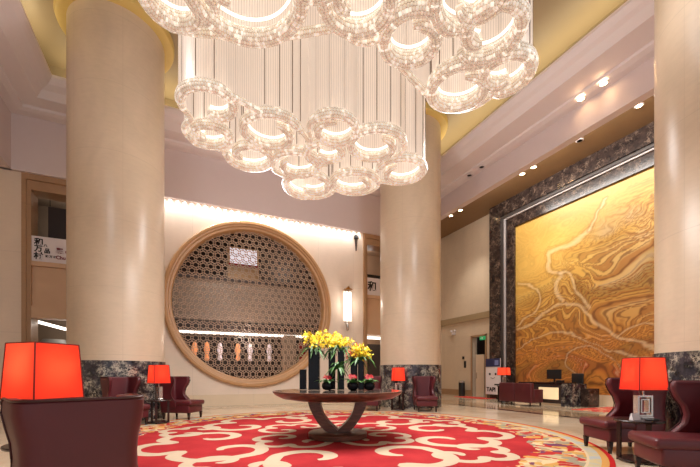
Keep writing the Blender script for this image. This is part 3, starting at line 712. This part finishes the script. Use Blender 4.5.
for k in range(22):
    a = 2*PI*k/22; L = random.uniform(.12, .26); leaf(lv, (0, 0, 0), (cos(a)*L, sin(a)*L, random.uniform(-.16, .14)), .022, .08)
lv.tube([(0, 0, .02), (0.01, 0.02, -.2), (0, .0, -.36)], .012, 6)
lv.build('leaves', M['green'], o)
for k, (px, d_, lab) in enumerate(((327.5, 6.42, 'left'), (352.8, 6.38, 'middle'), (369.5, 6.4, 'right'))):
    x, y = W((px-350)/371*d_, d_)
    o = thing('flower_bowl', 'round black bowl at the table front, %s one of the three' % lab, 'bowl', (x, y, TZ), 0, 'black bowls')
    MB().lathe([(.04, 0), (.075, .015), (.1, .06), (.095, .11), (.075, .135), (.066, .135), (.08, .1), (.02, .06)], 28, cap=False).build('vessel', M['ceramic'], o, True)
    o = thing('anthurium_plant', 'red anthurium with green leaves in the %s black bowl' % lab, 'flowers', (x, y, TZ+.09), 0, 'red flowers in bowls')
    lv, rf = MB(), MB()
    for j in range(11):
        a = 2*PI*j/11+k; L = random.uniform(.13, .25); leaf(lv, (0, 0, -.01), (cos(a)*L, sin(a)*L, random.uniform(.02, .1)), .03, .06)
    for j in range(7):
        a = 2*PI*j/7; c = Vector((cos(a)*.045, sin(a)*.04, .12+.04*random.random())); petal(rf, c, .045, (cos(a)*.5, -.7, .6))
    lv.build('leaves', M['green'], o); rf.build('blooms', M['redflower'], o)

# ------------------------------------------------------------------ wingback chairs
def make_chair(loc, rz, label, sc=1):
    t = thing('wingback_armchair', label, 'armchair', loc, rz, 'burgundy wingback armchairs', sc)
    lv = [(.27, .44, .315), (.34, .47, .32), (.42, .47, .325), (.47, .42, .32), (.56, .345, .305), (.66, .33, .30), (.76, .36, .305), (.85, .42, .32), (.95, .46, .335), (1.02, .455, .335), (1.045, .43, .33)]
    TH = .075
    def ring(wl, hw, z, off):
        back = -.44-.05*(z-.27); w_ = hw-off; xb = back+off; xf = back+wl-(off*.25); r = .1-off*.6; P = [(xf, -w_), ]
        P += [(xb+(xf-xb)*.55, -w_)]
        for k in range(5):
            a = -PI/2-PI/2*k/4; P.append((xb+r+r*cos(a), -w_+r+r*sin(a)))
        P += [(xb, -w_*.35), (xb, w_*.35)]
        for k in range(5):
            a = PI-PI/2*k/4; P.append((xb+r+r*cos(a), w_-r+r*sin(a)))
        P += [(xb+(xf-xb)*.55, w_), (xf, w_)]
        return [(a, b, z) for a, b in P]
    m = MB(); O = [ring(w_, hw, z, 0) for z, w_, hw in lv]; I = [ring(w_, hw, z, TH) for z, w_, hw in lv]; n_ = len(O[0]); L = len(lv)
    V = [p for r in O for p in r]+[p for r in I for p in r]; B = L*n_
    F = [(i*n_+j, i*n_+j+1, (i+1)*n_+j+1, (i+1)*n_+j) for i in range(L-1) for j in range(n_-1)]
    F += [(B+i*n_+j, B+(i+1)*n_+j, B+(i+1)*n_+j+1, B+i*n_+j+1) for i in range(L-1) for j in range(n_-1)]
    for e in (0, n_-1): F += [(i*n_+e, (i+1)*n_+e, B+(i+1)*n_+e, B+i*n_+e) for i in range(L-1)]
    for e in (0, L-1): F += [(e*n_+j, e*n_+j+1, B+e*n_+j+1, B+e*n_+j) for j in range(n_-1)]
    m.add(V, F); o = m.build('winged_back', M['leather'], t, True)
    bv = o.modifiers.new('bevel', 'BEVEL'); bv.width = .02; bv.segments = 2; bv.limit_method = 'ANGLE'; bv.angle_limit = math.radians(50)
    # piping along the top edge and both wing fronts
    e = .0; path = [O[i][0] for i in range(2, L)]+O[L-1][1:-1]+[O[i][-1] for i in range(L-1, 1, -1)]
    MB().tube(path, .009, 6).build('piping', M['leather_dark'], o, True)
    MB().rbox(-.40, .36, -.30, .30, .16, .36, .03).build('seat_base', M['leather'], t, True)
    MB().rbox(-.37, .42, -.315, .315, .34, .455, .045, 4, lambda c: Vector((c.x, c.y, c.z+(.012 if c.z > .4 else 0)*(1-abs(c.y)*2.5)))).build('seat_cushion', M['leather'], t, True)
    for sx in (-.34, .33):
        for sy in (-.26, .26):
            MB().add_leg(sx, sy).build('leg', M['dark_wood'], t)
    return t
def add_leg(s, sx, sy):
    s.add([(sx+a*r, sy+b*r, z) for z, r in ((0, .016), (.17, .03)) for a, b in ((-1, -1), (1, -1), (1, 1), (-1, 1))],
          [(3, 2, 1, 0), (4, 5, 6, 7), (0, 1, 5, 4), (1, 2, 6, 5), (2, 3, 7, 6), (3, 0, 4, 7)]); return s
MB.add_leg = add_leg
ang = lambda fx, fy: math.atan2(fy, fx)
ch = make_chair((.08, 10.2, 0), ang(.82, -.55), 'burgundy wingback armchair standing left of the round lattice screen, in profile')
dup(ch, (-1.05, 9.33, 0), ang(.55, -.84), 'burgundy wingback armchair before the left column, partly hidden by the near chair')
dup(ch, (6.75, 9.25, 0), ang(-.42, -.9), 'burgundy wingback armchair facing the camera before the middle column')
dup(ch, (5.35, 10.15, 0), ang(-.6, -.8), 'burgundy wingback armchair mostly hidden behind the flower table')
dup(ch, (5.84, 3.27, 0), ang(-.9085, .418), 'burgundy wingback armchair behind the right side table, facing the carpet')
dup(ch, (4.90, 2.1, 0), ang(-.78, .62), 'nearest burgundy wingback armchair at the right edge of the photo', .985)
dup(ch, (-.674, 3.05, 0), ang(-.405, .913), 'burgundy armchair seen from behind in the left foreground', .915).scale = (.97, .99, .915)

# ------------------------------------------------------------------ side tables and red lamps
def side_table(loc, rz, label):
    t = thing('side_table', label, 'table', loc, rz, 'dark side tables')
    MB().lathe([(.24, .50), (.26, .505), (.265, .52), (.26, .53), (.1, .532)], 40).build('tabletop', M['dark_wood'], t, True)
    for k in range(3):
        a = 2*PI*k/3+.3; MB().bar((.2*cos(a), .2*sin(a), 0), (.2*cos(a), .2*sin(a), .505), .045, .045, (1, 0, 0)).build('leg', M['dark_wood'], t)
    MB().lathe([(.22, .02), (.225, .03), (.22, .045)], 32).build('base_shelf', M['dark_wood'], t, True)
    return t
def table_lamp(loc, rz, label, b=.18, tp=.155, h=.41, base=.37, e=5):
    t = thing('table_lamp', label, 'lamp', loc, rz, 'red shaded table lamps')
    z0_, z1_ = base, base+h; m = MB()
    q = [(-1, -1), (1, -1), (1, 1), (-1, 1)]
    vs = [(x*b, y*b, z0_) for x, y in q]+[(x*tp, y*tp, z1_) for x, y in q]+[(x*(b-.006), y*(b-.006), z0_) for x, y in q]+[(x*(tp-.006), y*(tp-.006), z1_) for x, y in q]
    m.add(vs, [(i, (i+1) % 4, 4+(i+1) % 4, 4+i) for i in range(4)]+[(8+i, 12+i, 12+(i+1) % 4, 8+(i+1) % 4) for i in range(4)]+[(i, 8+i, 8+(i+1) % 4, (i+1) % 4) for i in range(4)]+[(4+i, 4+(i+1) % 4, 12+(i+1) % 4, 12+i) for i in range(4)])
    s_ = m.build('lamp_shade', M['shade'], t)
    m = MB()
    for k in range(4):
        a, c = q[k], q[(k+1) % 4]
        m.bar((a[0]*tp, a[1]*tp, z1_), (c[0]*tp, c[1]*tp, z1_), .008, .008); m.bar((a[0]*b, a[1]*b, z0_), (c[0]*b, c[1]*b, z0_), .008, .008); m.bar((a[0]*b, a[1]*b, z0_), (a[0]*tp, a[1]*tp, z1_), .008, .008, (1, 0, 0))
    m.build('shade_edging', plain('dark_red_trim', (110, 16, 18), .6), s_)
    MB().rbox(-.1, .1, -.05, .05, 0, .025, .006, 2).build('foot', M['chrome'], t)
    m = MB()
    for hw, zz0, zz1, th in ((.095, .03, base-.07, .022), (.055, .075, base-.115, .014)):
        m.box(-hw, -hw+th, -.04, .04, zz0, zz1).box(hw-th, hw, -.04, .04, zz0, zz1).box(-hw+th, hw-th, -.04, .04, zz0, zz0+th).box(-hw+th, hw-th, -.04, .04, zz1-th, zz1)
    m.build('open_square_base', M['chrome'], t)
    MB().lathe([(.012, base-.08), (.012, base+.12), (.03, base+.13), (.035, base+.2), (.02, base+.24)], 12).build('neck', M['chrome'], t, True)
    lamp('lamp_bulb', 'POINT', (loc[0], loc[1], loc[2]+base+h*.5), e, (1, .78, .55), shadow_soft_size=.05)
    return t
T0 = side_table((-.42, 9.42, 0), 0, 'dark side table between the two left wingback chairs')
dup(T0, (6.18, 9.85, 0), .5, 'dark side table before the middle column, right of the flower table')
dup(T0, (5.28, 2.74, 0), 1.75, 'dark side table between the two right wingback chairs')
nl = W(-2.56, 3.1)
dup(T0, (nl[0], nl[1], 0), 0, 'dark side table beside the foreground chair on the left, under the red lamp')
table_lamp((-.42, 9.42, .533), -1.1, 'red shaded table lamp between the two left wingback chairs')
table_lamp((6.18, 9.85, .533), -YAW+.1, 'red shaded table lamp before the middle column')
table_lamp((5.42, 2.76, .533), -.46, 'red shaded table lamp between the two right wingback chairs')
table_lamp((nl[0], nl[1], .533), -.74, 'large near red shaded lamp behind the foreground armchair', .195, .17, .45)
o = thing('name_card', 'small white card standing on the right side table', 'card', (5.16, 2.72, .533), -YAW+.2)
MB().prism([(-.03, 0), (.03, 0), (.002, .085), (-.002, .085)], 'x', -.055, .055).build('folded_card', M['white'], o)
o = thing('tray', 'small black tray on the right side table beside the card', 'tray', (5.3, 2.6, .533), 0)
MB().rbox(-.07, .07, -.05, .05, 0, .02, .006, 2).build('tray_body', M['black'], o); MB().box(-.055, .055, -.035, .035, .02, .024).build('lining', M['interior_dark'], o)

# ------------------------------------------------------------------ concierge corner
o = thing('concierge_desk', 'dark marble concierge desk with a glowing onyx panel before the mural', 'desk', (0, -.3, 0))
MB().box(12.0, 12.65, 8.9, 10.6, .08, .76).build('desk_body', M['interior_dark'], o)
MB().rbox(11.95, 12.72, 8.85, 10.65, .76, .82, .01, 2).build('desktop', M['dark_wood'], o)
MB().box(11.985, 12.0, 9.0, 9.78, .22, .64).build('onyx_panel', M['onyx_lit'], o)
MB().rbox(11.97, 12.75, 8.5, 8.9, 0, .78, .01, 2).build('marble_end', M['black_marble'], o)
MB().rbox(12.4, 12.95, 8.2, 8.5, 0, .62, .01, 2).build('return_unit', M['emperador'], o)
o = thing('computer_monitor', 'black computer monitor standing on the concierge desk', 'monitor', (12.3, 9.1, .82), .15)
MB().rbox(-.02, .02, -.26, .26, .12, .46, .008, 2).build('screen_case', M['black'], o); MB().bar((.03, 0, .02), (.03, 0, .2), .06, .03, (1, 0, 0)).build('stand', M['black'], o)
MB().rbox(-.09, .1, -.12, .12, 0, .02, .006, 2).build('foot', M['black'], o)
tag(MB().rbox(12.05, 12.25, 8.65, 8.85, .82, .90, .02, 2).build('telephone', M['black']), 'black telephone on the concierge desk beside the monitor', 'telephone')
o = thing('office_chair', 'black high-backed office chair behind the marble end of the desk', 'chair', (13.1, 8.85, 0), 0)
MB().rbox(.1, .17, -.22, .22, .5, 1.14, .03, 3).build('backrest', M['black'], o, True); MB().rbox(-.22, .15, -.23, .23, .42, .5, .03, 3).build('seat', M['black'], o, True)
MB().lathe([(.025, .06), (.025, .43)], 10).build('post', M['chrome'], o, True)
for k in range(5): a = 2*PI*k/5; MB().bar((0, 0, .06), (.24*cos(a), .24*sin(a), .03), .04, .04).build('leg', M['black'], o)
o = thing('sofa', 'dark red two-seat sofa seen from behind, facing the concierge desk', 'sofa', (10.9, 9.62, 0), 0)
MB().rbox(0, .16, -.7, -.003, .12, .8, .03, 3).build('back_panel', M['leather'], o, True); MB().rbox(0, .16, .003, .7, .12, .8, .03, 3).build('back_panel', M['leather'], o, True)
MB().rbox(.16, .62, -.7, -.56, .12, .58, .03, 3).build('armrest', M['leather'], o, True); MB().rbox(.16, .62, .56, .7, .12, .58, .03, 3).build('armrest', M['leather'], o, True)
MB().rbox(.14, .64, -.56, .0, .12, .44, .03, 3).build('seat_cushion', M['leather'], o, True); MB().rbox(.14, .64, .0, .56, .12, .44, .03, 3).build('seat_cushion', M['leather'], o, True)
for a, b in ((.06, -.62), (.06, .62), (.56, -.62), (.56, .62)): MB().box(a-.02, a+.02, b-.02, b+.02, 0, .12).build('leg', M['dark_wood'], o)
dup(T0, (11.62, 10.75, 0), 0, 'dark side table between the sofa and the concierge desk').scale = (1, 1, 1.25)
table_lamp((11.62, 10.75, .665), -YAW+.79+.02, 'small red lamp beyond the dark red sofa, before the mural', .19, .175, .30, .41, 8)
o = thing('poster_stand', 'white standing poster board with a navy header before the marble frame', 'sign', (12.9, 12.55, 0), 0)
m_ = MB().box(-.02, .02, -.42, .42, .2, 1.82); m_.build('board', M['white'], o)
MB().box(-.03, -.02, -.42, .42, 1.45, 1.82).build('header', M['navy'], o); MB().box(-.034, -.03, -.34, -.12, 1.52, 1.74).build('header_mark', plain('pale_blue_print', (120, 130, 180), .5), o)
for s_ in (-1, 1): MB().lathe([(.01, 0), (.055, 0), (.055, .006), (.01, .006)], 16, (0, 0, 0)).build('face_dot', M['ink'], o).matrix_local = Matrix.Translation((-.021, s_*.17, 1.12)) @ Matrix.Rotation(-PI/2, 4, 'Y')
MB().tube([(-.024, .12, .96), (-.024, 0, .92), (-.024, -.12, .96)], .012, 6).build('smile', M['ink'], o)
MB().box(-.03, -.02, -.38, -.1, .62, .68).build('printed_line', M['ink'], o)
text('TAPI', .26, 'lettering', M['ink'], o, (-.03, .36, .34), (0, -1, 0), (0, 0, 1), .004)
for s_ in (-1, 1): MB().box(-.02, .02, s_*.3-.02, s_*.3+.02, 0, .2).box(-.12, .12, s_*.3-.02, s_*.3+.02, 0, .02).build('foot', M['black'], o)
o = thing('litter_bin', 'black cylindrical litter bin by the far stone wall', 'bin', (13.3, 15.05, 0))
MB().lathe([(.15, 0), (.16, .02), (.16, .66), (.15, .68)], 24).build('body', M['black'], o, True); MB().lathe([(.155, .68), (.16, .7), (.16, .75), (.1, .78)], 24).build('steel_lid', M['chrome'], o, True)
o = thing('exit_sign', 'green emergency exit sign above the far doorway', 'sign', (RW-.1, 13.8, 2.88))
MB().box(-.03, .03, -.17, .17, -.08, .09).build('case', M['green_sign'], o)
MB().box(-.035, -.03, -.03, .02, -.04, .05).box(-.035, -.03, .04, .12, -.01, .01).build('symbol', M['white'], o)
o = thing('emergency_light', 'white twin-head emergency light on the stone band of the far wall', 'lamp', (RW-.06, 15.98, 3.4))
MB().box(-.05, .05, -.1, .1, -.14, .0).build('case', M['white'], o)
for s_ in (-1, 1): MB().lathe([(.03, 0), (.06, .03), (.06, .1), (.04, .12)], 12, (-.03, s_*.13, .0)).build('head', M['white'], o, True)
tag(MB().rbox(RW-.05, RW, 15.19, 15.31, 1.9, 2.05, .01, 2).build('door_reader', M['black']), 'upper small black box on the stone wall beside the far doorway', 'switch')
tag(MB().rbox(RW-.05, RW, 15.06, 15.18, 1.45, 1.8, .01, 2).build('wall_phone', M['black']), 'lower tall black box on the stone wall beside the far doorway', 'phone')

# ------------------------------------------------------------------ chandelier
CH = thing('chandelier', 'vast two-tier crystal chandelier of cloud scrolls hanging over the flower table', 'chandelier', (2.5, 6.0, 0))
OX, OY = 2.5, 6.0
def scroll(x, y, z, R, a0, direc, band, sweep=2.35*PI, squash=1.0):
    """a spiral crystal band with the strand curtain that hangs above it; angles are measured in the camera's plan (0 = right, 90 = away)"""
    n_ = 64; pts = []
    for k in range(n_+1):
        t = k/n_; a = a0+direc*sweep*t; r = R*(1-max(0, t-.42)/.58*.56) if t > .42 else R
        lx, ly = r*cos(a), r*sin(a)*squash; dx, dy = CA*lx+SA*ly, -SA*lx+CA*ly
        pts.append((x-OX+dx, y-OY+dy, z))
    hb = band*.55
    b = MB().tube(pts, band/2, 12, ry=hb, rf=lambda t: min(1, .5+t*8, .55+(1-t)*5)).build('crystal_scroll', M['crystal'], CH, True)
    # curtain
    m = MB(); al = [0]
    for p, q in zip(pts, pts[1:]): al.append(al[-1]+math.hypot(q[0]-p[0], q[1]-p[1]))
    band_attr(b, al, 12, band)
    zs = (z+.02, z+.5, z+1.2, 9.6); nn = len(pts)
    m.add([(p[0], p[1], zz) for zz in zs for p in pts], [(j*nn+i, j*nn+i+1, (j+1)*nn+i+1, (j+1)*nn+i) for j in range(len(zs)-1) for i in range(nn-1)])
    c = m.build('strand_curtain', M['curtain'], b, True)
    at = c.data.attributes.new('along', 'FLOAT', 'POINT'); at.data.foreach_set('value', al*len(zs))
    s2 = [(p[0]+(x-OX-p[0])*.16, p[1]+(y-OY-p[1])*.16, z+hb*1.25) for p in pts[2:-2]]
    MB().tube(s2, .016, 6).build('light_strip', M['led'], b)
    m = MB(); nxt = .1
    for i, p in enumerate(pts):
        if al[i] >= nxt:
            nxt = al[i]+.2; px, py = p[0]*1+(p[0]-(x-OX))*.06, p[1]+(p[1]-(y-OY))*.06
            m.box(px-.005, px+.005, py-.005, py+.005, z+.1, 9.6)
    w_ = m.build('hanging_wires', M['wire'], b)
LZ, UZ = 5.0, 5.5
D = math.radians
# (x, y, radius, start angle, direction, squash, sweep)
LOW = ((.41, 5.74, .40, 180, 1, 1.0, 300), (.42, 6.42, .33, 180, -1, .9, 420), (1.13, 6.74, .40, 190, -1, 1, 400), (1.36, 5.94, .45, 0, -1, 1, 420), (1.96, 6.68, .44, 160, 1, 1, 430),
       (2.22, 5.47, .36, -150, 1, 1, 440), (3.05, 5.54, .45, 0, -1, 1, 430), (3.85, 6.06, .44, 180, 1, 1.05, 420), (3.24, 6.8, .46, 0, -1, .9, 430), (2.45, 7.3, .5, 90, 1, 1, 400), (2.35, 6.1, .34, 90, 1, 1, 420))
UPP = ((.0, 4.8, .40, 20, -1, 1, 400), (.66, 4.31, .66, 200, -1, 1, 420), (1.89, 3.9, .40, 200, -1, 1, 440), (2.79, 4.04, .40, -45, -1, 1, 420), (3.57, 3.57, .40, 130, -1, 1.05, 400),
       (4.28, 3.98, .37, 100, -1, 1, 420), (3.94, 4.42, .48, -60, -1, .95, 400), (3.1, 3.3, .45, 90, 1, 1, 400), (1.25, 3.7, .4, 0, 1, 1, 400))
def contour(rings, cx, cy, z, band):
    """scalloped outer edge of a tier: the outline of all its scrolls together, with its own curtain"""
    pts = []
    for k in range(200):
        a = 2*PI*k/200; ux, uy = cos(a), sin(a); best = .3
        for (x, y, R, *_) in rings:
            bx, by = x-cx, y-cy; t = bx*ux+by*uy; h2 = (R+.03)**2-(bx*bx+by*by-t*t)
            if h2 > 0: best = max(best, t+math.sqrt(h2))
        pts.append(best)
    pts = [(cx-OX+cos(2*PI*k/200)*(pts[k-1]+2*pts[k]+pts[(k+1) % 200])/4, cy-OY+sin(2*PI*k/200)*(pts[k-1]+2*pts[k]+pts[(k+1) % 200])/4, z) for k in range(200)]
    b = MB().tube(pts, band/2, 8, closed=True, ry=band*.6).build('crystal_rim', M['crystal'], CH, True)
    m = MB(); al = [0]; pc = pts+[pts[0]]
    for p, q in zip(pc, pc[1:]): al.append(al[-1]+math.hypot(q[0]-p[0], q[1]-p[1]))
    band_attr(b, al[:-1], 8, band)
    zs = (z+.02, z+.5, z+1.2, 9.6); nn = len(pc)
    m.add([(p[0], p[1], zz) for zz in zs for p in pc], [(j*nn+i, j*nn+i+1, (j+1)*nn+i+1, (j+1)*nn+i) for j in range(len(zs)-1) for i in range(nn-1)])
    c = m.build('strand_curtain', M['curtain'], b, True)
    at = c.data.attributes.new('along', 'FLOAT', 'POINT'); at.data.foreach_set('value', al*len(zs))
for q in LOW: scroll(*q[:2], LZ, q[2], D(q[3]), q[4], .15, D(q[6]), q[5])
for q in UPP: scroll(*q[:2], UZ, q[2], D(q[3]), q[4], .20, D(q[6]), q[5])
contour(LOW, 2.2, 6.2, LZ, .08)
contour(UPP, 2.1, 4.1, UZ, .10)
MB().lathe([(3.0, 9.6), (3.3, 9.64), (3.3, 9.75), (3.0, 9.75)], 64).build('ceiling_plate', M['chrome'], CH, True)
for p, e in (((1.2, 6.2, 7), 10), ((2.6, 6.3, 7), 10), ((3.4, 6.2, 7), 10), ((.7, 4.5, 7.4), 10), ((1.9, 4.0, 7.4), 8), ((3.9, 4.1, 7.4), 10)):
    lamp('chandelier_bulb', 'POINT', p, e, (1, .97, .92), shadow_soft_size=.15)
for p in ((-2.2, 4.9, 6.4), (5.7, 6.6, 6.0), (2.0, 8.9, 5.4), (5.6, 3.0, 6.3), (1.6, 2.2, 6.4)): lamp('room_fill', 'POINT', p, 130 if p[1] > 3.5 else (30 if p[0] > 4 else 85), (1, .98, .97), shadow_soft_size=.5)  # added fill points without a fixture, spreading the chandelier's light into the room

# ------------------------------------------------------------------ cove and room light
def area(name, loc, sx, sy, e, col, rot):
    o = lamp(name, 'AREA', loc, e, col, rot); o.data.shape = 'RECTANGLE'; o.data.size = sx; o.data.size_y = sy; return o
YC = (1, .86, .58)
area('cove_right', (9.0, 6.2, 9.06), .1, 11.5, 75, YC, (PI, 0, 0)); area('cove_left', (-3.4, 6.2, 9.06), .1, 11.5, 75, YC, (PI, 0, 0))
area('cove_back', (2.8, 12.55, 9.06), 11.5, .1, 75, YC, (PI, 0, 0))
area('mural_wash', (10.9, 7.5, 8.7), .3, 9, 330, (1, .96, .9), (0, D(-52), 0))
area('wall_led_line', (2.45, 13.2, 6.8), 8.4, .06, 42, (1, .97, .94), (D(24), 0, 0))
area('floor_fill', (2.6, 5.8, 4.5), 3.2, 2.2, 430, (1, .97, .94), (0, 0, 0))  # unseen fill panel added below the scrolls to brighten carpet and floor
